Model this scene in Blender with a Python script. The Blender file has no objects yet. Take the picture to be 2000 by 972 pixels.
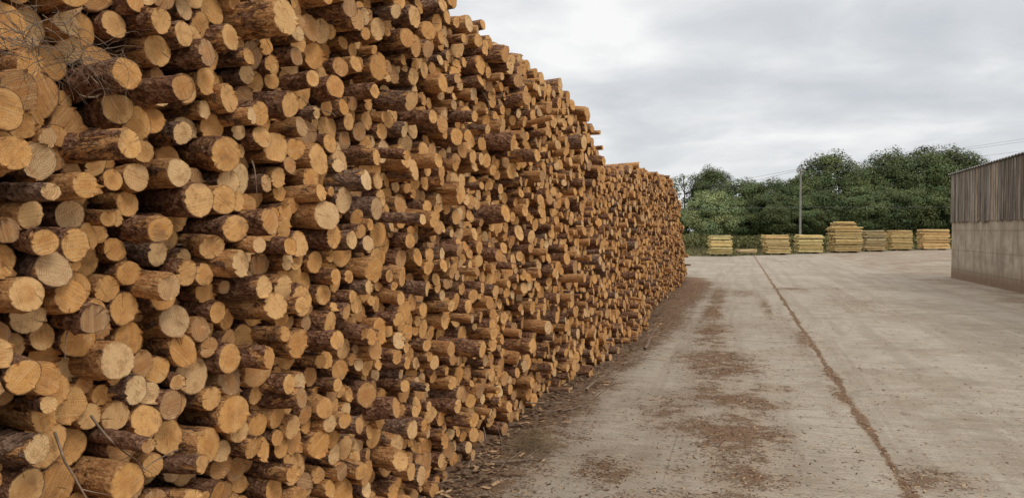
import bpy, math, random
import numpy as np
from mathutils import Matrix, Vector, noise as mn

random.seed(7)
rng = np.random.default_rng(11)
scene = bpy.context.scene
col = scene.collection
scene.view_settings.view_transform = 'Standard'
scene.view_settings.look = 'None'
scene.view_settings.exposure = 0

# ------------------------------------------------------------------ helpers
def link(o, parent=None):
    col.objects.link(o)
    if parent is not None:
        o.parent = parent
    return o

def tag(o, label, category=None, group=None, kind=None):
    o["label"] = label
    if category: o["category"] = category
    if group: o["group"] = group
    if kind: o["kind"] = kind

def build(name, verts, quads=None, tris=None, mats=(), qmat=None, tmat=None, qs=False, ts=False, attrs=None):
    me = bpy.data.meshes.new(name)
    verts = np.asarray(verts, dtype=np.float32)
    quads = np.zeros((0, 4), int) if quads is None or len(quads) == 0 else np.asarray(quads)
    tris = np.zeros((0, 3), int) if tris is None or len(tris) == 0 else np.asarray(tris)
    nq, nt = len(quads), len(tris)
    me.vertices.add(len(verts)); me.vertices.foreach_set("co", verts.ravel())
    me.loops.add(nq * 4 + nt * 3)
    me.loops.foreach_set("vertex_index", np.concatenate([quads.ravel(), tris.ravel()]).astype(np.int32))
    me.polygons.add(nq + nt)
    ls = np.concatenate([np.arange(nq) * 4, nq * 4 + np.arange(nt) * 3]).astype(np.int32)
    me.polygons.foreach_set("loop_start", ls)
    for m in mats: me.materials.append(m)
    mi = np.zeros(nq + nt, np.int32)
    if qmat is not None: mi[:nq] = qmat
    if tmat is not None: mi[nq:] = tmat
    me.polygons.foreach_set("material_index", mi)
    sm = np.zeros(nq + nt, bool)
    sm[:nq] = qs; sm[nq:] = ts
    me.polygons.foreach_set("use_smooth", sm)
    if attrs:
        for an, (ty, data) in attrs.items():
            a = me.attributes.new(an, ty, 'POINT')
            key = {'FLOAT_VECTOR': 'vector', 'FLOAT_COLOR': 'color', 'FLOAT': 'value'}[ty]
            a.data.foreach_set(key, np.asarray(data, dtype=np.float32).ravel())
    me.update(calc_edges=True)
    me.validate()
    return me

class NT:
    def __init__(s, tree):
        s.t = tree; s.n = tree.nodes; s.l = tree.links
    def node(s, ty, **kw):
        n = s.n.new(ty)
        for k, v in kw.items(): setattr(n, k, v)
        return n
    def put(s, sock, v):
        if isinstance(v, bpy.types.NodeSocket): s.l.new(v, sock)
        elif v is not None: sock.default_value = v
    def math(s, op, a, b=None, c=None, clamp=False):
        n = s.node('ShaderNodeMath', operation=op, use_clamp=clamp)
        s.put(n.inputs[0], a)
        if b is not None: s.put(n.inputs[1], b)
        if c is not None: s.put(n.inputs[2], c)
        return n.outputs[0]
    def vmath(s, op, a, b=None):
        n = s.node('ShaderNodeVectorMath', operation=op)
        s.put(n.inputs[0], a)
        if b is not None: s.put(n.inputs[1], b)
        return n.outputs[0]
    def noise(s, vec, scale, detail=4, rough=0.55, dist=0.0):
        n = s.node('ShaderNodeTexNoise')
        s.put(n.inputs['Vector'], vec); s.put(n.inputs['Scale'], scale)
        s.put(n.inputs['Detail'], detail); s.put(n.inputs['Roughness'], rough); s.put(n.inputs['Distortion'], dist)
        return n.outputs[0]
    def mix(s, f, a, b, mode='MIX'):
        n = s.node('ShaderNodeMix', data_type='RGBA', blend_type=mode)
        s.put(n.inputs[0], f); s.put(n.inputs[6], a); s.put(n.inputs[7], b)
        return n.outputs[2]
    def ramp(s, f, stops):
        n = s.node('ShaderNodeValToRGB')
        cr = n.color_ramp
        while len(cr.elements) < len(stops): cr.elements.new(0.5)
        for e, (p, c) in zip(cr.elements, stops):
            e.position = p; e.color = (*c, 1) if len(c) == 3 else c
        s.put(n.inputs[0], f)
        return n.outputs[0]
    def maprange(s, v, a, b, c=0.0, d=1.0):
        n = s.node('ShaderNodeMapRange', interpolation_type='SMOOTHSTEP')
        s.put(n.inputs[0], v); s.put(n.inputs[1], a); s.put(n.inputs[2], b); s.put(n.inputs[3], c); s.put(n.inputs[4], d)
        return n.outputs[0]
    def attr(s, name):
        n = s.node('ShaderNodeAttribute', attribute_name=name)
        return n
    def sep(s, v):
        n = s.node('ShaderNodeSeparateXYZ'); s.put(n.inputs[0], v); return n.outputs
    def comb(s, x, y, z):
        n = s.node('ShaderNodeCombineXYZ'); s.put(n.inputs[0], x); s.put(n.inputs[1], y); s.put(n.inputs[2], z); return n.outputs[0]

def material(name, rough=0.9, spec=0.2):
    m = bpy.data.materials.new(name); m.use_nodes = True
    t = NT(m.node_tree)
    b = m.node_tree.nodes['Principled BSDF']
    b.inputs['Roughness'].default_value = rough
    b.inputs['Specular IOR Level'].default_value = spec
    return m, t, b

def bump(t, b, h, strength=0.5, dist=0.01):
    n = t.node('ShaderNodeBump'); n.inputs['Strength'].default_value = strength; n.inputs['Distance'].default_value = dist
    t.put(n.inputs['Height'], h); t.l.new(n.outputs[0], b.inputs['Normal'])

# ------------------------------------------------------------------ materials
def mat_bark():
    m, t, b = material("spruce_bark", 0.95, 0.06)
    lco = t.attr("lco").outputs['Vector']
    ca = t.attr("logc"); cs = t.node('ShaderNodeSeparateColor'); t.l.new(ca.outputs['Color'], cs.inputs[0])
    ra, peel, rb = cs.outputs[0], cs.outputs[1], cs.outputs[2]
    seed = t.comb(t.math('MULTIPLY', ra, 57.0), t.math('MULTIPLY', rb, 91.0), t.math('MULTIPLY', ra, 23.0))
    def vv(sx, sy):
        return t.vmath('ADD', t.vmath('MULTIPLY', lco, (sx, sy, sy)), seed)
    streak = t.noise(vv(12, 55), 1.0, 4, 0.7)
    fine = t.noise(vv(85, 130), 1.0, 3, 0.75)
    flake = t.node('ShaderNodeTexVoronoi'); t.l.new(vv(45, 70), flake.inputs['Vector']); flake.inputs['Scale'].default_value = 1.0
    fl = flake.outputs['Distance']
    flc = t.node('ShaderNodeSeparateColor'); t.l.new(flake.outputs['Color'], flc.inputs[0])
    pm = t.noise(vv(5.5, 15), 1.0, 5, 0.72, 0.9)
    x = t.sep(lco)[0]
    endb = t.math('MULTIPLY', t.math('POWER', 2.718, t.math('MULTIPLY', x, 22.0)), 0.08)
    th = t.math('SUBTRACT', t.math('ADD', t.math('ADD', pm, peel), endb), 0.92)
    mask = t.maprange(th, -0.015, 0.03)
    bv = t.math('ADD', t.math('ADD', t.math('MULTIPLY', streak, 0.45), t.math('MULTIPLY', fine, 0.38)), t.math('MULTIPLY', flc.outputs[0], 0.20))
    barkc = t.ramp(bv, [(0.34, (0.050, 0.023, 0.014)), (0.46, (0.180, 0.085, 0.047)), (0.57, (0.32, 0.165, 0.095)), (0.70, (0.50, 0.31, 0.195))])
    grey = t.mix(t.maprange(rb, 0.6, 1.0, 0, 0.5), barkc, t.ramp(bv, [(0.36, (0.075, 0.055, 0.042)), (0.62, (0.33, 0.25, 0.19))]))
    woodc = t.ramp(streak, [(0.28, (0.20, 0.085, 0.03)), (0.43, (0.46, 0.22, 0.085)), (0.58, (0.66, 0.36, 0.15)), (0.78, (0.74, 0.49, 0.25))])
    woodc = t.mix(t.maprange(fine, 0.45, 0.62, 0, 0.7), woodc, (0.20, 0.10, 0.05, 1))
    c = t.mix(mask, grey, woodc)
    t.l.new(c, b.inputs['Base Color'])
    h = t.math('ADD', t.math('MULTIPLY', t.math('SUBTRACT', 1.0, mask), 0.8), t.math('ADD', t.math('MULTIPLY', streak, 0.9), t.math('MULTIPLY', t.math('ADD', fine, fl), t.math('SUBTRACT', 1.1, t.math('MULTIPLY', mask, 0.7)))))
    bump(t, b, h, 1.0, 0.011)
    return m

def mat_end():
    m, t, b = material("sawn_end_grain", 0.88, 0.12)
    lco = t.attr("lco").outputs['Vector']
    ca = t.attr("logc"); cs = t.node('ShaderNodeSeparateColor'); t.l.new(ca.outputs['Color'], cs.inputs[0])
    ra, peel, rb = cs.outputs[0], cs.outputs[1], cs.outputs[2]
    rr = ca.outputs['Alpha']
    seed = t.comb(t.math('MULTIPLY', ra, 57.0), t.math('MULTIPLY', rb, 91.0), t.math('MULTIPLY', rb, 23.0))
    sv = t.vmath('ADD', lco, seed)
    xyz = t.sep(lco)
    y = t.math('ADD', xyz[1], t.math('MULTIPLY', t.math('SUBTRACT', ra, 0.5), 0.024))
    z = t.math('ADD', xyz[2], t.math('MULTIPLY', t.math('SUBTRACT', rb, 0.5), 0.024))
    dist = t.math('SQRT', t.math('ADD', t.math('MULTIPLY', y, y), t.math('MULTIPLY', z, z)))
    wob = t.noise(sv, 22, 3, 0.5)
    d2 = t.math('ADD', dist, t.math('MULTIPLY', wob, 0.014))
    rings = t.math('MULTIPLY_ADD', t.math('SINE', t.math('MULTIPLY', d2, 2 * math.pi / 0.0068)), 0.5, 0.5)
    rings = t.math('MULTIPLY', t.math('POWER', rings, 1.5), t.math('MULTIPLY', wob, t.math('MULTIPLY_ADD', ra, 0.9, 0.3)))
    blot = t.noise(sv, 26, 5, 0.72)
    blot2 = t.noise(sv, 11, 3, 0.6)
    fine = t.noise(sv, 300, 3, 0.75)
    ang = t.math('MULTIPLY', ra, 6.28)
    sdir = t.math('ADD', t.math('MULTIPLY', xyz[1], t.math('COSINE', ang)), t.math('MULTIPLY', xyz[2], t.math('SINE', ang)))
    saw = t.noise(t.comb(t.math('MULTIPLY', sdir, 190.0), t.math('MULTIPLY', rb, 50.0), t.math('MULTIPLY', blot2, 3.0)), 1.0, 2, 0.6)
    th = t.math('ARCTAN2', z, y)
    chk = t.noise(t.comb(t.math('MULTIPLY', th, 2.8), t.math('MULTIPLY', ra, 77.0), t.math('MULTIPLY', dist, 6.0)), 1.0, 3, 0.7)
    chkm = t.maprange(chk, 0.645, 0.70, 0, 0.65)
    base = t.ramp(ra, [(0.0, (0.76, 0.46, 0.20)), (0.22, (0.72, 0.37, 0.12)), (0.45, (0.77, 0.43, 0.16)), (0.65, (0.67, 0.33, 0.10)), (0.84, (0.54, 0.285, 0.115)), (1.0, (0.34, 0.22, 0.13))])
    base = t.mix(t.maprange(rb, 0.72, 1.0, 0, 0.65), base, (0.82, 0.60, 0.34, 1))
    c = t.mix(rings, base, (0.40, 0.17, 0.05, 1))
    heart = t.math('MULTIPLY', t.maprange(t.math('ADD', rr, t.math('MULTIPLY', t.math('SUBTRACT', blot, 0.5), 0.5)), 0.62, 0.40), t.maprange(rb, 0.6, 0.2, 0, 0.5))
    c = t.mix(heart, c, (0.52, 0.22, 0.065, 1))
    c = t.mix(t.maprange(blot, 0.48, 0.65, 0, 0.6), c, (0.38, 0.185, 0.07, 1))
    c = t.mix(t.maprange(blot2, 0.57, 0.72, 0, 0.55), c, (0.25, 0.14, 0.07, 1))
    c = t.mix(t.maprange(blot, 0.44, 0.30, 0, 0.5), c, (0.80, 0.55, 0.28, 1))
    c = t.mix(t.maprange(saw, 0.45, 0.7, 0, 0.28), c, (0.80, 0.56, 0.30, 1))
    c = t.mix(t.maprange(fine, 0.48, 0.7, 0, 0.4), c, (0.29, 0.13, 0.045, 1))
    c = t.mix(chkm, c, (0.11, 0.05, 0.022, 1))
    rimn = t.math('ADD', rr, t.math('MULTIPLY', t.math('SUBTRACT', blot, 0.5), 0.16))
    rim = t.math('MULTIPLY', t.maprange(rimn, 0.91, 0.98), t.maprange(peel, 0.2, 0.5, 0.8, 0.25))
    c = t.mix(rim, c, (0.11, 0.055, 0.03, 1))
    t.l.new(c, b.inputs['Base Color'])
    bump(t, b, t.math('ADD', t.math('ADD', saw, t.math('MULTIPLY', t.math('ADD', fine, blot), 0.8)), t.math('MULTIPLY', chkm, -1.5)), 0.6, 0.005)
    return m

def mat_simple(name, stops, scale=5, detail=4, rough=0.9, vec=(1, 1, 1), bs=0.3, bd=0.01):
    m, t, b = material(name, rough, 0.2)
    tc = t.node('ShaderNodeTexCoord').outputs['Object']
    n = t.noise(t.vmath('MULTIPLY', tc, vec), scale, detail, 0.6)
    t.l.new(t.ramp(n, stops), b.inputs['Base Color'])
    if bs: bump(t, b, n, bs, bd)
    return m

def mat_vcol(name, rough=0.9, nz=0.4, scale=6):
    m, t, b = material(name, rough, 0.08)
    ca = t.attr("tint").outputs['Color']
    tc = t.node('ShaderNodeTexCoord').outputs['Object']
    n = t.noise(tc, scale, 2)
    c = t.mix(nz, ca, t.mix(1.0, ca, t.ramp(n, [(0.3, (0.4, 0.4, 0.4)), (0.7, (1.5, 1.5, 1.5))]), 'MULTIPLY'))
    t.l.new(c, b.inputs['Base Color'])
    return m

def mat_yard():
    m, t, b = material("yard_concrete", 0.92, 0.15)
    tc = t.node('ShaderNodeTexCoord').outputs['Object']
    xyz = t.sep(tc)
    deb = t.attr("debris").outputs['Fac']
    big = t.noise(tc, 0.4, 5, 0.65)
    med = t.noise(tc, 2.6, 6, 0.7)
    fine = t.noise(tc, 42, 5, 0.78)
    grit = t.noise(tc, 150, 3, 0.8)
    brush = t.noise(t.vmath('MULTIPLY', tc, (2.2, 24.0, 1.0)), 1.0, 4, 0.7, 0.3)
    tyre = t.noise(t.vmath('MULTIPLY', tc, (2.6, 0.12, 1.0)), 1.0, 4, 0.65, 0.3)
    c = t.ramp(med, [(0.28, (0.25, 0.20, 0.145)), (0.5, (0.385, 0.32, 0.245)), (0.72, (0.49, 0.425, 0.34))])
    c = t.mix(t.maprange(big, 0.40, 0.62, 0, 0.6), c, (0.47, 0.405, 0.32, 1))
    c = t.mix(t.maprange(big, 0.48, 0.32, 0, 0.45), c, (0.27, 0.21, 0.15, 1))
    c = t.mix(t.maprange(tyre, 0.46, 0.62, 0, 0.45), c, (0.265, 0.21, 0.155, 1))
    c = t.mix(t.maprange(brush, 0.44, 0.66, 0, 0.5), c, (0.215, 0.17, 0.125, 1))
    c = t.mix(t.maprange(fine, 0.50, 0.66, 0, 0.6), c, (0.175, 0.13, 0.092, 1))
    c = t.mix(t.maprange(fine, 0.45, 0.28, 0, 0.5), c, (0.62, 0.56, 0.47, 1))
    spk = t.math('MULTIPLY', t.maprange(grit, 0.60, 0.66), t.maprange(med, 0.35, 0.6))
    c = t.mix(t.math('MULTIPLY', spk, 0.75), c, (0.15, 0.09, 0.052, 1))
    fy = t.math('FRACT', t.math('DIVIDE', t.math('ADD', xyz[1], 0.6), 5.03))
    jn = t.math('ADD', t.math('ABSOLUTE', t.math('SUBTRACT', fy, 0.5)), t.math('MULTIPLY', t.math('SUBTRACT', fine, 0.5), 0.006))
    lane = t.math('MULTIPLY', t.maprange(xyz[0], -0.5, -0.45), t.maprange(xyz[0], 1.08, 1.04))
    far = t.maprange(xyz[1], 9.5, 10.5)
    jm = t.math('MULTIPLY', t.maprange(jn, 0.0050, 0.001), t.math('MULTIPLY', t.math('MULTIPLY_ADD', lane, 0.8, 0.2), t.math('MULTIPLY_ADD', far, 0.6, 0.2)))
    c = t.mix(jm, c, (0.08, 0.06, 0.042, 1))
    j2 = t.maprange(t.math('ABSOLUTE', t.math('ADD', xyz[0], t.math('MULTIPLY_ADD', med, 0.02, 0.46))), 0.010, 0.002, 0, 0.3)
    c = t.mix(j2, c, (0.10, 0.075, 0.052, 1))
    dust = t.maprange(t.math('ADD', deb, t.math('MULTIPLY', t.math('SUBTRACT', med, 0.5), 0.9)), 0.12, 0.65, 0, 0.62)
    c = t.mix(dust, c, t.mix(med, (0.24, 0.158, 0.10, 1), (0.36, 0.26, 0.175, 1)))
    dn = t.math('ADD', t.math('MULTIPLY', t.math('SUBTRACT', fine, 0.5), 2.2), t.math('MULTIPLY', t.math('SUBTRACT', t.noise(tc, 7, 6, 0.72), 0.5), 2.6))
    mask = t.maprange(t.math('ADD', deb, dn), 0.50, 0.74, 0, 0.9)
    dc = t.ramp(t.noise(tc, 110, 4, 0.8), [(0.3, (0.07, 0.038, 0.022)), (0.45, (0.175, 0.10, 0.058)), (0.58, (0.295, 0.18, 0.105)), (0.72, (0.46, 0.31, 0.19))])
    c = t.mix(mask, c, dc)
    t.l.new(c, b.inputs['Base Color'])
    h = t.math('ADD', t.math('MULTIPLY', fine, 0.7), t.math('ADD', t.math('MULTIPLY', brush, 0.8), t.math('MULTIPLY', mask, t.math('ADD', 0.4, grit))))
    bump(t, b, h, 0.7, 0.016)
    return m

M_bark = mat_bark(); M_end = mat_end(); M_yard = mat_yard()
M_leaf = mat_vcol("leaf_foliage", 0.9, 0.35, 0.8)
M_grass = mat_vcol("weed_blades", 0.9, 0.3, 2)
M_chip = mat_vcol("bark_chips", 0.95, 0.3, 40)
M_twig = mat_simple("twig_bark", [(0.3, (0.11, 0.072, 0.05)), (0.7, (0.35, 0.255, 0.175))], 25)
M_straw = mat_simple("dry_needle_straw", [(0.3, (0.18, 0.12, 0.07)), (0.7, (0.46, 0.34, 0.20))], 25)
M_trunk = mat_simple("tree_trunk_bark", [(0.3, (0.04, 0.032, 0.025)), (0.7, (0.14, 0.115, 0.09))], 4, vec=(3, 3, 1))
M_land = mat_simple("rough_grass_ground", [(0.3, (0.05, 0.055, 0.02)), (0.7, (0.12, 0.12, 0.05))], 0.6)
M_pole = mat_simple("weathered_pole_wood", [(0.3, (0.20, 0.18, 0.16)), (0.7, (0.38, 0.355, 0.32))], 5, vec=(5, 5, .5))
M_bearer = mat_simple("dark_bearer_wood", [(0.3, (0.09, 0.07, 0.05)), (0.7, (0.22, 0.17, 0.12))], 5)
M_wire = mat_simple("wire_metal", [(0.3, (0.14, 0.14, 0.145)), (0.7, (0.2, 0.2, 0.205))], 5)
M_porc = mat_simple("insulator_porcelain", [(0.3, (0.16, 0.12, 0.10)), (0.7, (0.25, 0.2, 0.18))], 5, rough=0.4)
M_roof = mat_simple("fibre_cement_roof", [(0.3, (0.16, 0.15, 0.14)), (0.7, (0.30, 0.29, 0.27))], 2)
M_dark = mat_simple("painted_gap_shade", [(0.3, (0.012, 0.012, 0.012)), (0.7, (0.03, 0.028, 0.025))], 2)  # near-black colour standing in for shade behind the shed boards

def mat_panelwall():
    m, t, b = material("stained_concrete_wall", 0.9, 0.2)
    tc = t.node('ShaderNodeTexCoord').outputs['Object']
    z = t.sep(tc)[2]
    n = t.noise(tc, 1.6, 6, 0.68); f = t.noise(tc, 25, 5, 0.75)
    st = t.noise(t.vmath('MULTIPLY', tc, (3, 3, 0.6)), 1.3, 5, 0.65)
    c = t.ramp(n, [(0.3, (0.235, 0.18, 0.13)), (0.5, (0.36, 0.29, 0.215)), (0.72, (0.49, 0.41, 0.325))])
    c = t.mix(t.maprange(st, 0.48, 0.66, 0, 0.6), c, (0.18, 0.137, 0.10, 1))
    c = t.mix(t.maprange(f, 0.5, 0.7, 0, 0.5), c, (0.19, 0.145, 0.105, 1))
    c = t.mix(t.maprange(t.math('ADD', z, t.math('MULTIPLY', n, -0.5)), 0.35, -0.15, 0, 0.8), c, (0.17, 0.10, 0.06, 1))
    fz = t.math('FRACT', t.math('DIVIDE', z, 0.68))
    l = t.maprange(t.math('ABSOLUTE', t.math('SUBTRACT', fz, 0.5)), 0.03, 0.008, 0, 0.5)
    c = t.mix(l, c, (0.12, 0.10, 0.08, 1))
    t.l.new(c, b.inputs['Base Color']); bump(t, b, t.math('ADD', n, f), 0.6, 0.015)
    return m
M_wall = mat_panelwall()

def mat_boards():
    m, t, b = material("weathered_grey_boards", 0.9, 0.15)
    tc = t.node('ShaderNodeTexCoord').outputs['Object']
    ca = t.attr("tint").outputs['Color']
    n = t.noise(t.vmath('MULTIPLY', tc, (11, 11, 1.2)), 1.0, 5, 0.7)
    f = t.noise(t.vmath('MULTIPLY', tc, (50, 50, 5)), 1.0, 3, 0.7)
    c = t.ramp(n, [(0.3, (0.090, 0.067, 0.050)), (0.5, (0.215, 0.172, 0.132)), (0.7, (0.37, 0.31, 0.25))])
    c = t.mix(t.maprange(f, 0.5, 0.7, 0, 0.5), c, (0.07, 0.055, 0.042, 1))
    c = t.mix(1.0, c, ca, 'MULTIPLY')
    t.l.new(c, b.inputs['Base Color']); bump(t, b, f, 0.5, 0.01)
    return m
M_board = mat_boards()

def mat_posts():
    m, t, b = material("peeled_treated_posts", 0.8, 0.2)
    tc = t.node('ShaderNodeTexCoord').outputs['Object']
    ca = t.attr("tint").outputs['Color']
    n = t.noise(t.vmath('MULTIPLY', tc, (3, 12, 12)), 1.0, 4, 0.65)
    c = t.mix(1.0, ca, t.ramp(n, [(0.32, (0.62, 0.56, 0.48)), (0.52, (1.0, 1.0, 1.0))]), 'MULTIPLY')
    t.l.new(c, b.inputs['Base Color'])
    return m
M_posts = mat_posts()

# ------------------------------------------------------------------ camera
cam = bpy.data.cameras.new("camera"); co = bpy.data.objects.new("camera", cam); link(co)
co.location = (0, 0, 1.7)
co.rotation_euler = (math.radians(90 - 1.42), 0, math.radians(16.9))
cam.sensor_width = 36; cam.lens = 26.1; cam.clip_end = 3000; cam.clip_start = 0.05
scene.camera = co

# ------------------------------------------------------------------ world, sun
w = bpy.data.worlds.new("World"); scene.world = w; w.use_nodes = True
t = NT(w.node_tree)
for n in list(t.n): t.n.remove(n)
out = t.node('ShaderNodeOutputWorld')
SUN_EL, SUN_AZ = math.radians(46), math.radians(118)   # azimuth clockwise from +Y
sky = t.node('ShaderNodeTexSky', sky_type='NISHITA'); sky.sun_disc = False
sky.sun_elevation = SUN_EL; sky.sun_rotation = SUN_AZ
bg1 = t.node('ShaderNodeBackground'); bg1.inputs[1].default_value = 0.1; t.l.new(sky.outputs[0], bg1.inputs[0])
g = t.node('ShaderNodeTexCoord').outputs['Generated']
x, y, z = t.sep(g)
zz = t.math('ADD', t.math('MAXIMUM', z, 0.0), 0.20)
cv = t.comb(t.math('DIVIDE', x, zz), t.math('DIVIDE', y, zz), 0.0)
n1 = t.noise(cv, 0.9, 5, 0.5, 0.4)
n2 = t.noise(t.vmath('ADD', cv, (13.0, 5.0, 2.0)), 2.5, 5, 0.55, 0.3)
nn = t.math('ADD', t.math('MULTIPLY', n1, 0.70), t.math('MULTIPLY', n2, 0.30))
nn = t.math('ADD', nn, t.math('MULTIPLY', t.maprange(x, 0.0, -0.4), 0.08))
cc = t.ramp(nn, [(0.40, (0.61, 0.64, 0.675)), (0.48, (0.71, 0.73, 0.755)), (0.54, (0.83, 0.84, 0.85)), (0.61, (0.98, 0.98, 0.97))])
hz = t.maprange(z, 0.14, 0.02, 0.0, 0.4)
cc = t.mix(hz, cc, (0.87, 0.875, 0.88, 1))
zb = t.maprange(z, 0.35, 0.9, 1.0, 1.65)
bg2 = t.node('ShaderNodeBackground'); t.l.new(cc, bg2.inputs[0]); t.l.new(zb, bg2.inputs[1])
mx = t.node('ShaderNodeMixShader'); mx.inputs[0].default_value = 0.95
t.l.new(bg1.outputs[0], mx.inputs[1]); t.l.new(bg2.outputs[0], mx.inputs[2]); t.l.new(mx.outputs[0], out.inputs[0])

sl = bpy.data.lights.new("sun", 'SUN'); sl.energy = 1.2; sl.angle = math.radians(20); sl.color = (1.0, 0.93, 0.83)
so = bpy.data.objects.new("sun", sl); link(so)
sd = Vector((math.sin(SUN_AZ) * math.cos(SUN_EL), math.cos(SUN_AZ) * math.cos(SUN_EL), math.sin(SUN_EL)))
so.rotation_euler = (-sd).to_track_quat('-Z', 'Y').to_euler(); so.location = (10, -10, 20)

# ------------------------------------------------------------------ ground
gm = build("ground", [(-1200, -600, -0.004), (1200, -600, -0.004), (1200, 1800, -0.004), (-1200, 1800, -0.004)], quads=[(0, 1, 2, 3)], mats=[M_land])
go = link(bpy.data.objects.new("ground", gm)); tag(go, "rough grassy ground beyond the concrete yard", kind="structure")

def strip_edge(Y): return float(np.interp(Y, [0, 4, 8, 12, 16, 22, 27, 31], [-1.5, -1.42, -1.32, -1.08, -0.9, -0.76, -0.95, -3.5]))
BL = [(-0.25, 9.9, .42, .9, .8), (0.0, 7.75, .45, .32, .85), (-.12, 6.5, .42, .28, .9), (0.0, 5.35, .36, .26, .8), (-.45, 4.6, .30, .22, .6),
      (-.42, 12.8, .26, 1.4, .75), (-.5, 16, .22, 1.8, .75), (1.45, 23, .5, .5, .6), (0.62, 17.5, .12, 2.4, .5), (.35, 8.4, .25, .3, .6),
      (0.55, 4.9, .18, .16, .6), (-.75, 7.2, .3, .5, .5), (1.30, 5.6, .25, .35, .5), (-.9, 5.2, .25, .35, .5), (2.4, 6.8, .2, .2, .4), (3.6, 9, .4, .3, .4), (.2, 21, .35, 1.3, .45),
      (1.0, 12.5, .12, .8, .6), (1.02, 8.4, .1, .5, .55), (-.5, 20, .22, 3, .6)]
def debris(x, y):
    nz = mn.noise(Vector((x * 1.5, y * 1.1, 3.1)))
    n2 = mn.noise(Vector((x * 5.2, y * 4.2, 8.3)))
    v = 0.0
    e = strip_edge(y) + 0.25 * nz + 0.10 * n2
    v = max(v, min(.85, 0.45 + (e - x) * 1.5)) if y < 47 else v
    for bx, by, sx, sy, a in BL:
        q = ((x - bx) / sx) ** 2 + ((y - by) / sy) ** 2
        if q < 7: v = max(v, a * math.exp(-q * 0.6) * (1 + .7 * n2 + 0.6 * nz))
    if 3 < y < 20:
        cx = float(np.interp(y, [3, 6, 9, 13, 20], [-.05, -.08, -.2, -.38, -.5])) + .15 * mn.noise(Vector((y * .8, 4, 4)))
        ww = float(np.interp(y, [3, 8, 13, 20], [.5, .42, .3, .22]))
        v = max(v, (.45 + .55 * nz + .35 * n2) * math.exp(-((x - cx) / ww) ** 2))
    wv = 1.08 + 0.035 * mn.noise(Vector((y * 1.3, 0, 0))) + 0.02 * mn.noise(Vector((y * 5, 2, 0)))
    wd = 0.030 + 0.06 * max(0, mn.noise(Vector((y * 0.9, 7, 0))) + 0.2)
    v = max(v, .95 * math.exp(-((x - wv) / wd) ** 2))
    if x > 4.2 and y > 12:
        v = max(v, 0.5 * min(1, (x - 4.2) / 2.4) * min(1, max(0, (y - 12) / 8)) * (0.7 + 0.8 * nz))
    v = max(v, 0.36 * mn.noise(Vector((x * .55, y * .4, 20))) + 0.22 * n2 + 0.03)
    return max(0.0, v)
def yedge(x): return 50.6 + 2.4 * min(1, max(0, x + .5)) + 1.37 * max(0.0, x - 1.0)
xs = np.unique(np.round(np.concatenate([np.arange(-12, -2.2, .7), np.arange(-2.2, .9, .06), np.arange(.9, 1.3, .02), np.arange(1.3, 3.2, .07), np.arange(3.2, 8, .16), np.arange(8, 30, 1.1)]), 4))
ys = np.unique(np.round(np.concatenate([np.arange(-8, 1, 1.0), np.arange(1, 3, .2), np.arange(3, 9, .06), np.arange(9, 16, .1), np.arange(16, 30.01, .2)]), 4))
yt = np.linspace(0, 1, 40)[1:]
V = []; D = []
for yy in ys:
    for xx in xs:
        V.append((xx, yy, 0)); D.append(debris(xx, yy))
for tt in yt:
    for xx in xs:
        yy = 30 + tt * (yedge(xx) - 30)
        V.append((xx, yy, 0)); D.append(debris(xx, yy))
nx, ny = len(xs), len(ys) + len(yt)
ii = (np.arange(ny - 1)[:, None] * nx + np.arange(nx - 1)[None, :]).ravel()
Q = np.stack([ii, ii + 1, ii + nx + 1, ii + nx], 1)
V = np.array(V)
ym = build("concrete_yard", V, quads=Q, mats=[M_yard], qs=True, attrs={"debris": ('FLOAT', D)})
yo = link(bpy.data.objects.new("concrete_yard", ym)); tag(yo, "worn concrete timber yard strewn with bark debris", kind="structure")

# ------------------------------------------------------------------ log packing
PY = [0, 4.5, 8, 9.2, 9.9, 10.25, 10.6, 11.6, 14, 17, 21, 22.5, 24, 26, 28.2]
PH = [3.22, 3.20, 3.20, 3.10, 2.95, 2.55, 2.42, 2.62, 2.84, 2.97, 3.06, 2.85, 2.4, 1.3, .1]
Y0, Y1, BW = 0.1, 28.2, 0.1
nb = int((Y1 - Y0) / BW) + 1
H = np.zeros(nb)
TG = np.array([np.interp(Y0 + (i + .5) * BW, PY, PH) for i in range(nb)])
TG += np.array([0.08 * mn.noise(Vector((i * 0.13, 0, 5))) + 0.10 * mn.noise(Vector((i * 0.45, 0, 9))) for i in range(nb)])
bins = [[] for _ in range(nb)]
circ = []
while True:
    defi = TG - H
    b = int(np.argmax(defi + rng.random(nb) * 0.28))
    if defi.max() < 0.0 or len(circ) > 12000: break
    if defi[b] < 0: continue
    r = float(np.clip(0.0435 * math.exp(rng.normal(0, .25)), 0.024, 0.072))
    yc = Y0 + (b + .5) * BW
    cand = yc + np.linspace(-.13, .13, 27)
    cand = cand[(cand > Y0 + r) & (cand < Y1)]
    if len(cand) == 0: H[b] += .1; continue
    near = []
    for k in range(max(0, b - 4), min(nb, b + 5)): near += bins[k][-8:]
    zc = np.full(len(cand), r)
    if near:
        A = np.array(near)
        dy = cand[:, None] - A[None, :, 0]
        R = (r + A[None, :, 2])
        s = R * R - dy * dy
        zz_ = np.where(s > 0, A[None, :, 1] + np.sqrt(np.maximum(s, 0)), 0)
        zc = np.maximum(zc, zz_.max(1))
    k = int(np.argmin(zc + rng.random(len(zc)) * 0.004))
    y_, z_ = float(cand[k]), float(zc[k])
    circ.append((y_, z_, r))
    kb = min(nb - 1, max(0, int((y_ - Y0) / BW))); bins[kb].append((y_, z_, r))
    for q in range(max(0, int((y_ - r - Y0) / BW)), min(nb - 1, int((y_ + r - Y0) / BW)) + 1):
        H[q] = max(H[q], z_ + r * 0.7)
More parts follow.
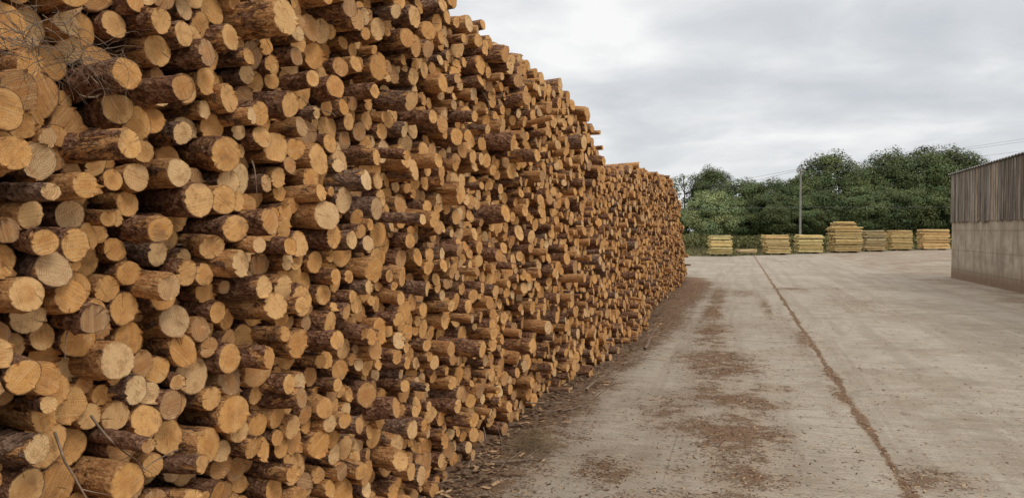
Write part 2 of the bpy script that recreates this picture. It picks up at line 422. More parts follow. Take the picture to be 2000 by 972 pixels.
print("LOGS", len(circ))

LEAN = math.radians(9.5)
logs = []
for (y_, z_, r) in circ:
    bulge = 0.11 * mn.noise(Vector((y_ * 0.9, z_ * 1.1, 1.5)))
    j = float(np.clip(rng.normal(0, .068), -.14, .15))
    top_ = float(np.interp(y_, PY, PH))
    if rng.random() < .06 and z_ < top_ - .25: j += float(rng.uniform(.05, .2))
    xe = -1.86 - .05 * float(np.clip((8 - y_) / 3, 0, 1)) + bulge + j - 0.01 * z_
    if y_ < 7.5: xe -= .08 * max(0, 1 - z_ / 1.2)
    if 7.5 < y_ < 20: xe += 0.28 * math.exp(-((y_ - 12.2) / 2.8) ** 2) * max(0, 1 - z_ / 1.6)
    ye = y_ - (xe + 1.8) * math.tan(LEAN)
    a = LEAN + math.radians(float(np.clip(rng.normal(0, 6), -15, 15)))
    p = math.radians(float(np.clip(rng.normal(0, 3.0), -9, 9)))
    if z_ - r < 0.02: p = math.radians(rng.uniform(-.3, .3))
    logs.append(dict(pos=(xe, ye, z_), r=r * 1.03, a=a, p=p, roll=rng.uniform(0, 6.28), ra=rng.random(), rb=rng.random(),
                     peel=float(np.clip(rng.choice([rng.normal(.30, .07), rng.normal(.47, .06)], p=[.60, .40]), .1, .6))))

F = Vector((-math.sin(math.radians(16.9)), math.cos(math.radians(16.9)), 0)); Rv = Vector((F.y, -F.x, 0))
def vis(lg):
    P = Vector(lg['pos']) - co.location
    d = P.dot(F)
    if d < .5: return 0
    u = P.dot(Rv) / d; v = P.z / d
    if abs(u) > .68 or v > .29 or v < -.36: return 0
    return lg['r'] / d
logs.sort(key=vis, reverse=True)

def log_geom(lg, L, nseg, xr, capr, hi):
    r0 = lg['r']; th = np.arange(nseg) * 2 * math.pi / nseg
    prof = np.ones(nseg)
    for k, amp in ((2, .055), (3, .028), (4, .016), (5, .010)):
        prof += amp * rng.normal() * np.cos(k * th + rng.uniform(0, 6.28)) * .8
    if hi:
        prof += rng.normal(0, .006, nseg)
        if rng.random() < .15:
            kt = rng.uniform(0, 6.28); dt = np.angle(np.exp(1j * (th - kt)))
            prof -= rng.uniform(.06, .15) * np.exp(-(dt / .5) ** 2)
    prof = np.clip(prof, .80, 1.14)
    tp = rng.uniform(-.05, .09); bend = rng.normal(0, .02)
    xr = np.array(xr) * L
    X = np.repeat(xr[:, None], nseg, 1); RR = r0 * prof[None, :] * (1 + tp * -X * .6)
    if hi:
        for _ in range(rng.integers(2, 8)):
            kx, kt = -rng.uniform(.03, .4), rng.uniform(0, 6.28)
            dt = np.angle(np.exp(1j * (th - kt)))
            RR = RR + r0 * rng.uniform(.10, .34) * np.exp(-((X - kx) / .018) ** 2 - (dt[None, :] / .26) ** 2)
        nz_ = rng.normal(0, .024, RR.shape); nz_[:2] = rng.normal(0, .009, (2, nseg))
        RR = RR + r0 * nz_
        RR[0] *= .97
    Yc = RR * np.cos(th) + bend * X * X * 1.0
    Zc = RR * np.sin(th)
    tl = rng.normal(0, .10, 2)
    rag = rng.normal(0, .0015, nseg)
    if hi:
        sp = rng.random(nseg) < .07
        rag = rag + sp * rng.uniform(.004, .018, nseg)
        if rng.random() < .12:
            kt = rng.uniform(0, 6.28); dt = np.angle(np.exp(1j * (th - kt)))
            rag = rag + (np.abs(dt) < .45) * rng.uniform(.005, .035, nseg)
    fall = np.exp(X / .05)
    Xd = X + fall * (tl[0] * Yc + tl[1] * Zc)
    Xd[0] += rag
    V = np.stack([Xd, Yc, Zc], -1).reshape(-1, 3)
    nr = len(xr)
    i = (np.arange(nr - 1)[:, None] * nseg + np.arange(nseg)[None, :])
    jn = (np.arange(nr - 1)[:, None] * nseg + (np.arange(nseg)[None, :] + 1) % nseg)
    Q = np.stack([i, i + nseg, jn + nseg, jn], -1).reshape(-1, 4)
    V = np.vstack([V, [[xr[-1], bend * xr[-1] ** 2, 0]]])
    s = (nr - 1) * nseg; c = len(V) - 1; kk = np.arange(nseg)
    T = np.stack([np.full(nseg, c), s + (kk + 1) % nseg, s + kk], -1)
    C = np.tile([lg['ra'], lg['peel'], lg['rb'], 1.0], (len(V), 1))
    capr = np.array(capr)
    y0, z0, x0 = Yc[0], Zc[0], Xd[0]
    CV = []; CC = []
    dish = rng.normal(0, .03)
    for q in capr:
        yy_, zz_ = y0 * q, z0 * q
        xx_ = tl[0] * yy_ + tl[1] * zz_ + (x0 - tl[0] * y0 - tl[1] * z0) * (q ** 14) + dish * r0 * (1 - q * q)
        CV.append(np.stack([xx_, yy_, zz_], -1)); CC.append(np.full(nseg, q))
    CV = np.vstack(CV + [[[dish * r0, 0, 0]]]); CA = np.concatenate(CC + [[0.0]])
    nc = len(capr)
    i = (np.arange(nc - 1)[:, None] * nseg + np.arange(nseg)[None, :])
    jn = (np.arange(nc - 1)[:, None] * nseg + (np.arange(nseg)[None, :] + 1) % nseg)
    CQ = np.stack([i, jn, jn + nseg, i + nseg], -1).reshape(-1, 4) if nc > 1 else np.zeros((0, 4), int)
    s = (nc - 1) * nseg; c = len(CV) - 1
    CT = np.stack([np.full(nseg, c), s + kk, s + (kk + 1) % nseg], -1)
    CCo = np.stack([np.full(len(CV), lg['ra']), np.full(len(CV), lg['peel']), np.full(len(CV), lg['rb']), CA], -1)
    return V, Q, T, C, CV, CQ, CT, CCo

def log_matrix(lg):
    return Matrix.Translation(lg['pos']) @ Matrix.Rotation(-lg['a'], 4, 'Z') @ Matrix.Rotation(-lg['p'], 4, 'Y') @ Matrix.Rotation(lg['roll'], 4, 'X')

XR_HI = [0, .003, .012, .025, .04, .055, .07, .09, .115, .15, .25, .5, 1.0]
XR_MD = [0, .004, .05, .12, .25, .6, 1.0]
XR_LO = [0, .08, .3, 1.0]
def loglabel(lg):
    big = "thick" if lg['r'] > .058 else ("thin" if lg['r'] < .036 else "medium")
    sk = "partly debarked orange" if lg['peel'] > .4 else "rough brown-barked"
    return f"{big} {sk} softwood log with sawn end in the stack"
for lg in logs[:300]:
    V, Q, T, C, CV, CQ, CT, CC = log_geom(lg, 2.2, 40, [-q for q in XR_HI], [1, .97, .9, .75, .5, .25], True)
    me = build("log", V, Q, T, [M_bark], qs=True, attrs={"lco": ('FLOAT_VECTOR', V), "logc": ('FLOAT_COLOR', C)})
    o = bpy.data.objects.new("log", me); link(o); o.matrix_world = log_matrix(lg)
    tag(o, loglabel(lg), "log", "logs stacked in the timber pile")
    mc = build("cut_end", CV, CQ, CT, [M_end], attrs={"lco": ('FLOAT_VECTOR', CV), "logc": ('FLOAT_COLOR', CC)})
    oc = bpy.data.objects.new("cut_end", mc); link(oc, o)

AV, AQ, AT, AQM, ATM, AL, AC = [], [], [], [], [], [], []
off = 0
for k, lg in enumerate(logs[300:]):
    d = lg['pos'][1]
    if d < 6.5: ns, xr, cr, hi = 26, XR_HI, [1, .93, .5], True
    elif d < 12: ns, xr, cr, hi = 16, XR_MD, [1, .9, .5], False
    else: ns, xr, cr, hi = 10, XR_LO, [1, .9], False
    V, Q, T, C, CV, CQ, CT, CC = log_geom(lg, 2.2, ns, [-q for q in xr], cr, hi)
    Mx = np.array(log_matrix(lg))
    for (v, q, tt, c, mi) in ((V, Q, T, C, 0), (CV, CQ, CT, CC, 1)):
        AV.append(v @ Mx[:3, :3].T + Mx[:3, 3]); AL.append(v); AC.append(c)
        AQ.append(q + off); AT.append(tt + off)
        AQM.append(np.full(len(q), mi)); ATM.append(np.full(len(tt), mi))
        off += len(v)
AQM = np.concatenate(AQM); ATM = np.concatenate(ATM)
me = build("stacked_logs", np.vstack(AV), np.vstack(AQ), np.vstack(AT), [M_bark, M_end], AQM, ATM, AQM == 0, False,
           attrs={"lco": ('FLOAT_VECTOR', np.vstack(AL)), "logc": ('FLOAT_COLOR', np.vstack(AC))})
o = link(bpy.data.objects.new("stacked_logs", me)); tag(o, "long mass of softwood logs stacked beside the yard", "log pile", kind="stuff")

# ------------------------------------------------------------------ twigs / branches
def tube_path(pts, rads, n=5):
    pts = [Vector(p) for p in pts]; V = []; Q = []
    for i, p in enumerate(pts):
        d = (pts[min(i + 1, len(pts) - 1)] - pts[max(i - 1, 0)]).normalized()
        a = d.orthogonal().normalized(); b = d.cross(a)
        for k in range(n):
            an = 2 * math.pi * k / n
            V.append(tuple(p + (a * math.cos(an) + b * math.sin(an)) * rads[i]))
    for i in range(len(pts) - 1):
        for k in range(n):
            Q.append((i * n + k, i * n + (k + 1) % n, (i + 1) * n + (k + 1) % n, (i + 1) * n + k))
    return V, Q
class Acc:
    def __init__(s): s.V = []; s.Q = []; s.C = []
    def add(s, V, Q, c=None):
        o = len(s.V); s.V += list(V); s.Q += [tuple(i + o for i in q) for q in Q]
        if c is not None: s.C += [c] * len(V)
def wander(p, d, L, n, wob, g=0.0):
    p = Vector(p); d = Vector(d).normalized(); pts = [p.copy()]
    for i in range(n):
        d = (d + Vector((random.gauss(0, wob), random.gauss(0, wob), random.gauss(0, wob) - g))).normalized()
        p = p + d * (L / n)
        if p.z < 0.008: p.z = 0.008
        pts.append(p.copy())
    return pts
acc = Acc()
def twig(acc, p, d, L, r, wob=.16, g=0.0, kids=2):
    pts = wander(p, d, L, 7, wob, g)
    acc.add(*tube_path(pts, [r * (1 - .75 * i / 7) for i in range(8)], 5))
    for _ in range(kids):
        i = random.randint(2, 6)
        dd = (pts[i] - pts[i - 1]).normalized() + Vector((random.gauss(0, .5), random.gauss(0, .5), random.gauss(0, .5)))
        twig(acc, pts[i], dd, L * random.uniform(.25, .5), r * .5, wob, g, 0)
for _ in range(130):
    Y = 1.6 + 14 * random.random() ** 1.2; Z = random.uniform(.1, np.interp(Y, PY, PH) - .1)
    twig(acc, (-1.95, Y, Z), (random.uniform(.1, .5), random.uniform(-1, .8), random.uniform(-.7, .4)), random.uniform(.12, .34), random.uniform(.0015, .0055), .13, .03, 1)
for _ in range(75):
    twig(acc, (-1.73 + random.gauss(0, .03), 1.50 + random.gauss(0, .11), 2.19 + random.gauss(0, .03)), (random.uniform(-.3, .3), random.uniform(-1, 1), random.gauss(0, .2)), random.uniform(.12, .28), random.uniform(.0008, .0018), .22, .05, 2)
me = build("twigs", acc.V, acc.Q, mats=[M_twig], qs=True)
o = link(bpy.data.objects.new("twigs", me)); tag(o, "dry broken twigs caught between the stacked logs", "twigs", kind="stuff")
acc = Acc()
for _ in range(330):
    Y = 3.8 + 22 * random.random() ** 1.8
    X = -1.84 + abs(random.gauss(0, .17)) + (.24 * math.exp(-((Y - 12.2) / 2.8) ** 2))
    twig(acc, (X, Y, random.uniform(.01, .05)), (random.gauss(0, 1), random.gauss(0, 1), random.gauss(0, .1)), random.uniform(.08, .36), random.uniform(.0015, .006), .14, .03, 1)
me = build("fallen_twigs", acc.V, acc.Q, mats=[M_twig], qs=True)
o = link(bpy.data.objects.new("fallen_twigs", me)); tag(o, "fallen twigs littering the foot of the log pile", "twigs", kind="stuff")
acc = Acc()
for _ in range(1100):
    rr_ = abs(random.gauss(0, .13)); an = random.uniform(0, 6.28)
    hz_ = .15 * math.exp(-(rr_ / .14) ** 2)
    twig(acc, (-1.50 + rr_ * math.cos(an), 5.55 + rr_ * math.sin(an) * 1.1, random.uniform(.008, .02 + hz_)), (random.gauss(0, 1), random.gauss(0, 1), random.uniform(-.2, .6)), random.uniform(.06, .16), .0011, .3, .12, 0)
me = build("dry_needle_heap", acc.V, acc.Q, mats=[M_straw], qs=True)
o = link(bpy.data.objects.new("dry_needle_heap", me)); tag(o, "small heap of dry straw-coloured brushwood by the logs", "brushwood", kind="stuff")
for (p, d, L, r) in [((-1.70, 5.05, .03), (.9, .5, .02), .42, .013), ((-1.6, 6.6, .03), (.8, 1, .05), .7, .012), ((-1.5, 7.6, .04), (.25, 1, .1), .9, .014),
                     ((-1.35, 9.2, .04), (.6, 1, .25), .8, .013), ((-1.7, 6.0, .25), (.9, .2, -.15), .5, .007), ((-1.25, 10.6, .03), (.2, 1, .03), .9, .02)]:
    a = Acc()
    twig(a, (0, 0, 0.012), d, L, r, .09, 0, 3)
    me = build("branch", a.V, a.Q, mats=[M_twig], qs=True)
    o = link(bpy.data.objects.new("branch", me)); o.location = (p[0], p[1], max(0, p[2] - .012)); tag(o, "broken bare branch lying at the foot of the pile", "branch", "fallen branches beside the pile")

# ------------------------------------------------------------------ bark chips
CVt, CQt, CCt = [], [], []
def chip(x, y, s, el, z=0.001):
    a = random.uniform(0, 6.28); ca, sa = math.cos(a), math.sin(a); o = len(CVt)
    tl = random.uniform(-.3, .3) * s; b = random.uniform(.05, .3) * s
    pts = [(-el, -.5, 0), (el, -.4 + random.uniform(-.3, .3), 0), (el * random.uniform(.7, 1.1), .5, 0), (-el * random.uniform(.6, 1), .45, 0)]
    for i, (px, py, _) in enumerate(pts):
        X = px * s; Yy = py * s
        CVt.append((x + X * ca - Yy * sa, y + X * sa + Yy * ca, z + (b if i in (1, 2) else 0) + (abs(tl) if i in (2, 3) else 0)))
    CQt.append((o, o + 1, o + 2, o + 3))
    u = random.random()
    c = (.095, .052, .031) if u < .35 else ((.23, .135, .080) if u < .75 else (.48, .31, .17))
    f = random.uniform(.6, 1.3)
    CCt.extend([(c[0] * f, c[1] * f, c[2] * f, 1)] * 4)
n = 0
while n < 34000:
    Y = 3.2 + 22 * random.random() ** 1.9; X = random.uniform(-1.9, 4.5)
    dv = debris(X, Y)
    if random.random() < (dv ** 1.4) * .8 + .025:
        s = random.uniform(.003, .011) * (1 + .3 * (Y > 9)); chip(X, Y, s, random.uniform(.6, 2.2)); n += 1
for _ in range(2000):
    Y = 3.3 + 22 * random.random() ** 1.7; X = -1.9 + abs(random.gauss(0, .2)) + .25 * math.exp(-((Y - 12.2) / 2.8) ** 2)
    chip(X, Y, random.uniform(.010, .030), random.uniform(.7, 2.0), random.uniform(.001, .02))
me = build("bark_litter", CVt, CQt, mats=[M_chip], attrs={"tint": ('FLOAT_COLOR', CCt)})
o = link(bpy.data.objects.new("bark_litter", me)); tag(o, "bark chips and sawdust scattered over the concrete", "bark litter", kind="stuff")

# ------------------------------------------------------------------ box helper
def box(V, Q, x0, x1, y0, y1, z0, z1):
    o = len(V)
    V += [(x0, y0, z0), (x1, y0, z0), (x1, y1, z0), (x0, y1, z0), (x0, y0, z1), (x1, y0, z1), (x1, y1, z1), (x0, y1, z1)]
    Q += [(o, o + 3, o + 2, o + 1), (o + 4, o + 5, o + 6, o + 7), (o, o + 1, o + 5, o + 4), (o + 1, o + 2, o + 6, o + 5), (o + 2, o + 3, o + 7, o + 6), (o + 3, o, o + 4, o + 7)]

# ------------------------------------------------------------------ shed
shed = bpy.data.objects.new("farm_shed", None); shed.location = (7.38, 30.2, 0); link(shed)
tag(shed, "yard shed with concrete lower wall and grey vertical timber boarding", "shed")
SL, SW = 20.0, 12.0
V, Q = [], []
box(V, Q, 0, .2, -SL, 0, 0, 2.03); box(V, Q, .2, SW - .2, -.2, 0, 0, 2.03); box(V, Q, SW - .2, SW, -SL, 0, 0, 2.03)
me = build("concrete_wall", V, Q, mats=[M_wall]); link(bpy.data.objects.new("concrete_wall", me), shed)
V, Q, C = [], [], []
def board(x0, x1, y0, y1, z0, z1):
    f = random.uniform(.5, 1.4); h = random.uniform(-.08, .08)
    box(V, Q, x0, x1, y0, y1, z0, z1); C.extend([(f * (1 + h), f, f * (1 - h), 1)] * 8)
y = -.0
while y > -SL:
    bw = random.uniform(.13, .17); g = random.uniform(.015, .045)
    top = 3.70 + (-y) * .008
    xo = random.uniform(-.008, .008)
    board(-.055 + xo, -.03 + xo, y - bw, y, 2.0 + random.uniform(-.04, .02), top - .02); y -= bw + g
x = .0
while x < SW:
    bw = random.uniform(.13, .17)
    board(x, x + bw, .03, .055, 2.0 + random.uniform(-.03, .01), 3.66); x += bw + .02
me = build("timber_boarding", V, Q, mats=[M_board], attrs={"tint": ('FLOAT_COLOR', C)}); link(bpy.data.objects.new("timber_boarding", me), shed)
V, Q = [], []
box(V, Q, 0.0, .05, -SL, -.0, 2.034, 3.64); box(V, Q, .055, SW, -.05, -.002, 2.034, 3.62)  # solid dark sheets behind the boards, shade of the gaps painted in
me = build("gap_shade_backing", V, Q, mats=[M_dark]); link(bpy.data.objects.new("gap_shade_backing", me), shed)
V, Q = [], []
nn_ = 160
for i in range(nn_ + 1):
    yv = .12 - (SL + .2) * i / nn_
    zc = 3.72 + (-yv) * .008 + .022 * math.cos(i * math.pi)
    for (xx, up) in ((-.12, 0), (SW + .1, .9)):
        V.append((xx, yv, zc + up)); V.append((xx, yv, zc + up - .012))
for i in range(nn_):
    a = i * 4; b = a + 4
    Q += [(a, b, b + 2, a + 2), (a + 1, a + 3, b + 3, b + 1), (a, a + 1, b + 1, b), (a + 2, b + 2, b + 3, a + 3)]
me = build("roof", V, Q, mats=[M_roof]); link(bpy.data.objects.new("roof", me), shed)

# ------------------------------------------------------------------ post stacks
def post_stack(loc, wd, ht, yaw, tint, depth=1.0, top=None, lab="", lean=0.0, pr=.045):
    e = bpy.data.objects.new("post_stack", None); e.location = (*loc, 0); e.rotation_euler = (0, 0, yaw); link(e)
    tag(e, lab, "stack of posts", "stacks of fence posts at the yard edge")
    V, Q, T, C = [], [], [], []
    def bearer(x0, x1, y0, y1, z0, z1):
        BV, BQ = [], []
        box(BV, BQ, x0, x1, y0, y1, z0, z1)
        link(bpy.data.objects.new("bearer", build("bearer", BV, BQ, mats=[M_bearer])), e)
    z = .12
    bearer(-wd * .36, -wd * .36 + .12, -depth / 2, depth / 2, 0, .12); bearer(wd * .36 - .12, wd * .36, -depth / 2, depth / 2, 0, .12)
    layer = 0
    while z + pr * 2 < ht:
        w2, d2, sh = wd, depth, 0
        if top and z > top[0]: w2 = wd * top[1]; sh = top[2]
        if layer and layer % 5 == 0:
            bearer(-w2 * .36 + sh, -w2 * .36 + .09 + sh, -d2 / 2 + .06, d2 / 2 - .06, z - pr * .2, z + .06); bearer(w2 * .36 - .09 + sh, w2 * .36 + sh, -d2 / 2 + .06, d2 / 2 - .06, z - pr * .2, z + .06)
            z += .06
        ncol = int(d2 / (2 * pr)); o_ = (pr if layer % 2 else 0)
        lj = random.gauss(0, .035)
        last = z + pr * 4 >= ht
        for c in range(ncol):
            if last and random.random() < .45: continue
            r = pr * random.uniform(.8, 1.04)
            yc = -d2 / 2 + pr + c * 2 * pr + o_ * .9; zc_ = z + pr
            x0 = -w2 / 2 + random.gauss(0, .05) + lean * z + sh + lj; x1 = w2 / 2 + random.gauss(0, .05) + lean * z + sh + lj
            f = random.uniform(.55, 1.15); h = random.uniform(-.08, .08)
            tc_ = (tint[0] * f * (1 + h), tint[1] * f, tint[2] * f * (1 - h), 1)
            o = len(V); dz = random.gauss(0, .010)
            for xx in (x0, x1):
                for k in range(8):
                    an = k * math.pi / 4
                    V.append((xx, yc + r * math.cos(an), zc_ + r * math.sin(an) + (dz if xx == x0 else -dz)))
            for k in range(8): Q.append((o + k, o + 8 + k, o + 8 + (k + 1) % 8, o + (k + 1) % 8))
            V.append((x0, yc, zc_ + dz)); V.append((x1, yc, zc_ - dz))
            for k in range(8):
                T.append((o + 16, o + k, o + (k + 1) % 8)); T.append((o + 17, o + 8 + (k + 1) % 8, o + 8 + k))
            C.extend([tc_] * 18)
        z += pr * 1.95; layer += 1
    me = build("round_posts", V, Q, T, mats=[M_posts], attrs={"tint": ('FLOAT_COLOR', C)}); link(bpy.data.objects.new("round_posts", me), e)
YG = (.76, .60, .27); YG2 = (.70, .51, .23); GR = (.56, .43, .23); OR = (.86, .60, .28)
post_stack((-1.1, 51.6), 1.34, 1.40, .25, YG, lab="pale yellow stack of round fence posts on timber bearers", lean=-.03)
post_stack((.56, 54.5), 1.15, .45, .25, GR, lab="low stack of brownish round posts beside weeds")
post_stack((2.6, 55.1), 1.6, 1.46, .3, YG2, lab="neatly layered stack of pale yellow fence posts", lean=-.06)
post_stack((5.0, 58.8), 1.75, 1.42, .3, YG, lab="squat stack of pale yellow-green fence posts", lean=.02)
post_stack((7.85, 62.0), 2.05, 2.46, .35, YG2, depth=1.4, top=(1.95, .66, -.15), lab="tallest stack of posts with a smaller bundle on top")
post_stack((10.5, 65.9), 1.65, 1.72, .35, GR, lab="weathered dull yellow stack of round posts", lean=-.04)
post_stack((13.15, 69.8), 1.75, 1.78, .35, YG2, lab="yellowish brown stack of round posts", lean=-.05)
post_stack((16.4, 72.9), 2.35, 1.88, .35, OR, lab="fresh orange-yellow stack of peeled posts near the shed")

# ------------------------------------------------------------------ utility pole + wires
PB = Vector((6.04, 80.2, 0))
up = bpy.data.objects.new("utility_pole", None); up.location = PB; link(up); tag(up, "grey wooden utility pole with short crossarm carrying wires", "utility pole")
V, Q = tube_path([(0, 0, 0), (0, 0, 3), (0, 0, 6), (0, 0, 7.9)], [.12, .11, .095, .085], 12)
link(bpy.data.objects.new("pole_shaft", build("pole_shaft", V, Q, mats=[M_pole], qs=True)), up)
V, Q = [], []; box(V, Q, -.42, .42, -.145, -.09, 7.62, 7.72)
link(bpy.data.objects.new("crossarm", build("crossarm", V, Q, mats=[M_pole])), up)
for xx in (-.36, .36):
    V, Q = tube_path([(xx, -.11, 7.72), (xx, -.11, 7.76), (xx, -.11, 7.8), (xx, -.11, 7.86), (xx, -.11, 7.9)], [.02, .05, .035, .05, .01], 8)
    link(bpy.data.objects.new("insulator", build("insulator", V, Q, mats=[M_porc], qs=True)), up)
def wire(a, b, sag, r=.009, n=24):
    a, b = Vector(a), Vector(b)
    pts = [a.lerp(b, i / n) - Vector((0, 0, sag * 4 * (i / n) * (1 - i / n))) for i in range(n + 1)]
    V, Q = tube_path(pts, [r] * (n + 1), 5)
    o = link(bpy.data.objects.new("overhead_wire", build("overhead_wire", V, Q, mats=[M_wire], qs=True))); tag(o, "thin dark overhead cable slung from the utility pole", "wire", "overhead wires")
wire((6.4, 80.1, 7.88), (38, 64, 10.9), .35); wire((5.7, 80.1, 7.88), (38, 64.8, 11.5), .45); wire((6.04, 80.1, 7.4), (38, 64, 10.1), .5)
wire((5.7, 80.1, 7.88), (-24, 144, 8.3), .5, .014); wire((6.4, 80.1, 7.88), (-22, 144, 8.0), .8, .014)
wire((6.04, 80.05, 4.05), (-24, 70, 3.9), .12, .012); wire((6.04, 80.05, 4.05), (40, 91, 4.4), .15, .012)

# ------------------------------------------------------------------ trees
def crown_mesh(name, seed, nclump, leaves, size, base, rx, z0, z1, sparse=False):
    rg = np.random.default_rng(seed)
    P, C = [], []
    cz, hz_ = (z0 + z1) / 2, (z1 - z0) / 2
    for c in range(nclump):
        v = rg.normal(size=3); v /= np.linalg.norm(v)
        rad = rg.uniform(.35, 1.0) ** .5
        lump = 1 + .10 * math.sin(3.1 * v[0] + seed) + .08 * math.sin(4.3 * v[1] + 2 * seed)
        ctr = np.array([v[0] * rx * rad * lump * .82, v[1] * rx * rad * lump * .82, cz + v[2] * hz_ * rad * .86])
        cr = rg.uniform(.14, .27) * rx * (.7 if sparse else 1)
        n = int(leaves * (cr / (.25 * rx)) ** 2)
        d = rg.normal(size=(n, 3)); d /= np.linalg.norm(d, axis=1)[:, None]
        rr_ = cr * rg.uniform(.4, 1.1, n) ** .6
        pos = ctr + d * rr_[:, None] * np.array([1.15, 1.15, .85])
        out_ = (ctr - np.array([0, 0, cz])) / np.array([rx, rx, hz_])
        nor = d * .7 + out_ * .8 + rg.normal(0, .3, (n, 3)) + np.array([0, 0, .25]); nor /= np.linalg.norm(nor, axis=1)[:, None]
        tn = rg.uniform(.85, 1.15)
        f = tn * rg.uniform(.8, 1.2, n)
        yel = rg.uniform(-.08, .15) + rg.normal(0, .05, n)
        P.append(np.concatenate([pos, nor], 1))
        C.append(np.stack([base[0] * f * (1 + yel), base[1] * f, base[2] * f * (1 - yel * .6), np.ones(n)], 1))
    P = np.vstack(P); C = np.vstack(C)
    pos, nor = P[:, :3], P[:, 3:]
    n = len(pos)
    h = np.cross(nor, rg.normal(size=(n, 3))); h /= np.linalg.norm(h, axis=1)[:, None]
    k = np.cross(nor, h)
    s = size * rg.uniform(.6, 1.2, n)[:, None]
    V = np.stack([pos - h * s, pos - k * s * .75, pos + h * s, pos + k * s * .75], 1).reshape(-1, 3)
    V[:, 2] = np.maximum(V[:, 2], .02)
    Q = np.arange(n * 4).reshape(-1, 4)
    return build(name, V, Q, mats=[M_leaf], attrs={"tint": ('FLOAT_COLOR', np.repeat(C, 4, 0))})
def trunk_mesh(seed, H, rx, r0):
    random.seed(seed); a = Acc()
    pts = wander((0, 0, 0), (0, 0, 1), H * .72, 7, .04)
    a.add(*tube_path(pts, [r0 * (1 - .8 * i / 7) for i in range(8)], 8))
    for k in range(14):
        i = random.randint(2, 5); an = random.uniform(0, 6.28)
        lp = wander(pts[i], (math.cos(an), math.sin(an), random.uniform(.2, .8)), rx * random.uniform(.5, .8), 5, .12)
        a.add(*tube_path(lp, [r0 * .35 * (1 - .8 * j / 5) for j in range(6)], 5))
        for _ in range(2):
            j = random.randint(1, 4)
            sp = wander(lp[j], (random.gauss(0, 1), random.gauss(0, 1), random.uniform(.0, .6)), rx * .25, 4, .2)
            a.add(*tube_path(sp, [r0 * .13 * (1 - .8 * q / 4) for q in range(5)], 4))
    return build("trunk", a.V, a.Q, mats=[M_trunk], qs=True)
G1 = (.092, .118, .052); G2 = (.115, .143, .060); G3 = (.25, .30, .14)
variants = []
for i, g in enumerate([G1, G2, G1, G2]):
    variants.append((trunk_mesh(100 + i, 9.5, 3.8, .28), crown_mesh("crown", 5 + i, 170, 230, .11, g, 3.9, .6, 10.1)))
sparse = (trunk_mesh(140, 13, 5, .22), crown_mesh("crown", 31, 40, 130, .11, G1, 3.6, 3.5, 10.2, sparse=True))
willow = (trunk_mesh(150, 8, 3.5, .2), crown_mesh("crown", 41, 150, 220, .12, G3, 3.9, .3, 10.0))
def tree(kind, v, loc, H, W, lab):
    e = bpy.data.objects.new(kind, None); e.location = (*loc, 0); e.rotation_euler = (0, 0, random.uniform(0, 6.28)); e.scale = (W / 7.8, W / 7.8, H / 10.1); link(e)
    tag(e, lab, "tree", "trees of the wood behind the yard")
    link(bpy.data.objects.new("trunk", v[0]), e); link(bpy.data.objects.new("crown", v[1]), e)
random.seed(3)
T_ = [(-3.6, 108.6, 11.3, 6.6), (.6, 104.7, 9.2, 8), (4.5, 103.8, 8.8, 7), (8.4, 109, 10.2, 6.5), (12.4, 113.5, 13.5, 9.2), (16.1, 107.3, 10.8, 7),
      (20.1, 112.7, 13.2, 9), (24.7, 116.2, 14.1, 9.5), (29.3, 119.7, 14.3, 9.5), (33.3, 123, 12.8, 7), (-11, 106, 8.5, 7), (-16, 104, 8.6, 8), (38, 132, 9.5, 8)]
for i, (x, y, h, wd) in enumerate(T_):
    tree("broadleaf_tree", variants[i % 4], (x, y), h, wd * 1.12, "dense green broadleaf tree in the wood behind the yard" if h < 11 else "tall dark green broadleaf tree rising above the wood")
tree("broadleaf_tree", sparse, (-7.0, 107.5), 10.4, 7.5, "sparse tree with thin leafy branches against the sky")
tree("willow_tree", willow, (-2.7, 80.6), 6.4, 6.4, "pale green rounded willow beside the weedy verge")
tree("willow_tree", willow, (-7.5, 84), 5.4, 5.2, "pale green rounded willow beside the weedy verge")
for i, (x, y, h, wd) in enumerate([(.5, 93, 5.6, 6), (3.6, 92, 6.6, 6), (6.8, 94, 6.0, 6), (10, 96, 6.8, 6.5), (13.4, 97, 7.4, 7), (16.8, 98, 7.0, 6), (20.6, 101, 7.6, 7), (24.5, 104, 7.2, 7), (28.5, 108, 8, 7), (33, 112, 8, 7), (-2, 95, 5.5, 6), (-8, 96, 5, 6)]):
    tree("broadleaf_tree", variants[(i * 3 + 1) % 4], (x, y), h, wd * 1.2, "low dense broadleaf tree at the edge of the wood")

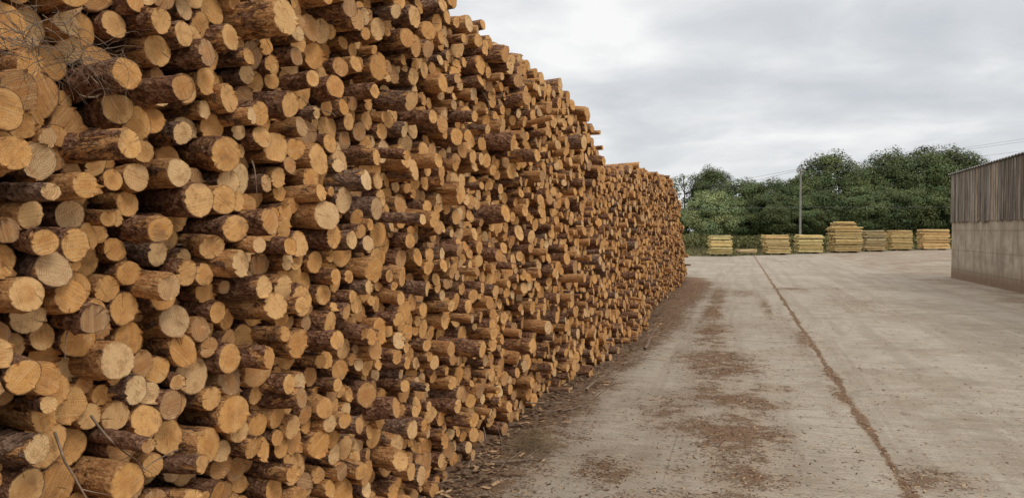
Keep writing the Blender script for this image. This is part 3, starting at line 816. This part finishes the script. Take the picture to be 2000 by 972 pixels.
# bramble mass behind the stacks
rg = np.random.default_rng(77)
n = 60000
ex = -9 + 50 * rg.random(n)
eyb = np.where(ex < 1, 58, 58 + 1.3 * (ex - 1))
dep = rg.random(n); ey = eyb + dep * 16
hh = .5 + .7 * dep + .6 * np.array([mn.noise(Vector((a * .35, b * .3, 0))) + .45 * mn.noise(Vector((a * 1.3, b, 4))) for a, b in zip(ex, ey)])
ez = np.maximum(.03, hh * rg.random(n) ** .35)
pos = np.stack([ex, ey, ez], 1)
nor = rg.normal(size=(n, 3)) + np.array([0, -.5, .6]); nor /= np.linalg.norm(nor, axis=1)[:, None]
h = np.cross(nor, rg.normal(size=(n, 3))); h /= np.linalg.norm(h, axis=1)[:, None]; k = np.cross(nor, h)
s = .12 * rg.uniform(.5, 1.4, n)[:, None]
V = np.stack([pos - h * s, pos - k * s * .5, pos + h * s, pos + k * s * .5], 1).reshape(-1, 3)
V[:, 2] = np.maximum(V[:, 2], .01)
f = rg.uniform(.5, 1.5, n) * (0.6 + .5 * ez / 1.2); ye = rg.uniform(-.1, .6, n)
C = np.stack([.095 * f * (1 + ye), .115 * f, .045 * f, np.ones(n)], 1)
me = build("undergrowth", V, np.arange(n * 4).reshape(-1, 4), mats=[M_leaf], attrs={"tint": ('FLOAT_COLOR', np.repeat(C, 4, 0))})
o = link(bpy.data.objects.new("undergrowth", me)); tag(o, "bramble and weed undergrowth behind the stacked posts", "undergrowth", kind="stuff")
n = 26000
ex = -10 + 40 * rg.random(n); eyb = np.array([yedge(a) for a in ex]) + .3; ey = eyb + 11 * rg.random(n) ** 1.2
hgt = rg.uniform(.1, .5, n) * (0.35 + .9 * np.clip((ey - eyb) / 5, 0, 1)); an = rg.uniform(0, 6.28, n); wdt = rg.uniform(.012, .035, n)
ln = rg.normal(0, .12, (n, 2))
b0 = np.stack([ex - wdt * np.cos(an), ey - wdt * np.sin(an), np.zeros(n)], 1); b1 = np.stack([ex + wdt * np.cos(an), ey + wdt * np.sin(an), np.zeros(n)], 1)
tp = np.stack([ex + ln[:, 0], ey + ln[:, 1], hgt], 1)
V = np.stack([b0, b1, tp], 1).reshape(-1, 3)
f = rg.uniform(.6, 1.4, n); dry = rg.random(n) < .5
C = np.where(dry[:, None], np.array([[.29, .23, .13]]), np.array([[.13, .145, .055]])) * f[:, None]
C = np.concatenate([C, np.ones((n, 1))], 1)
me = build("grass_verge", V, None, np.arange(n * 3).reshape(-1, 3), mats=[M_grass], attrs={"tint": ('FLOAT_COLOR', np.repeat(C, 3, 0))})
o = link(bpy.data.objects.new("grass_verge", me)); tag(o, "tall grass and weeds along the edge of the yard", "grass", kind="stuff")
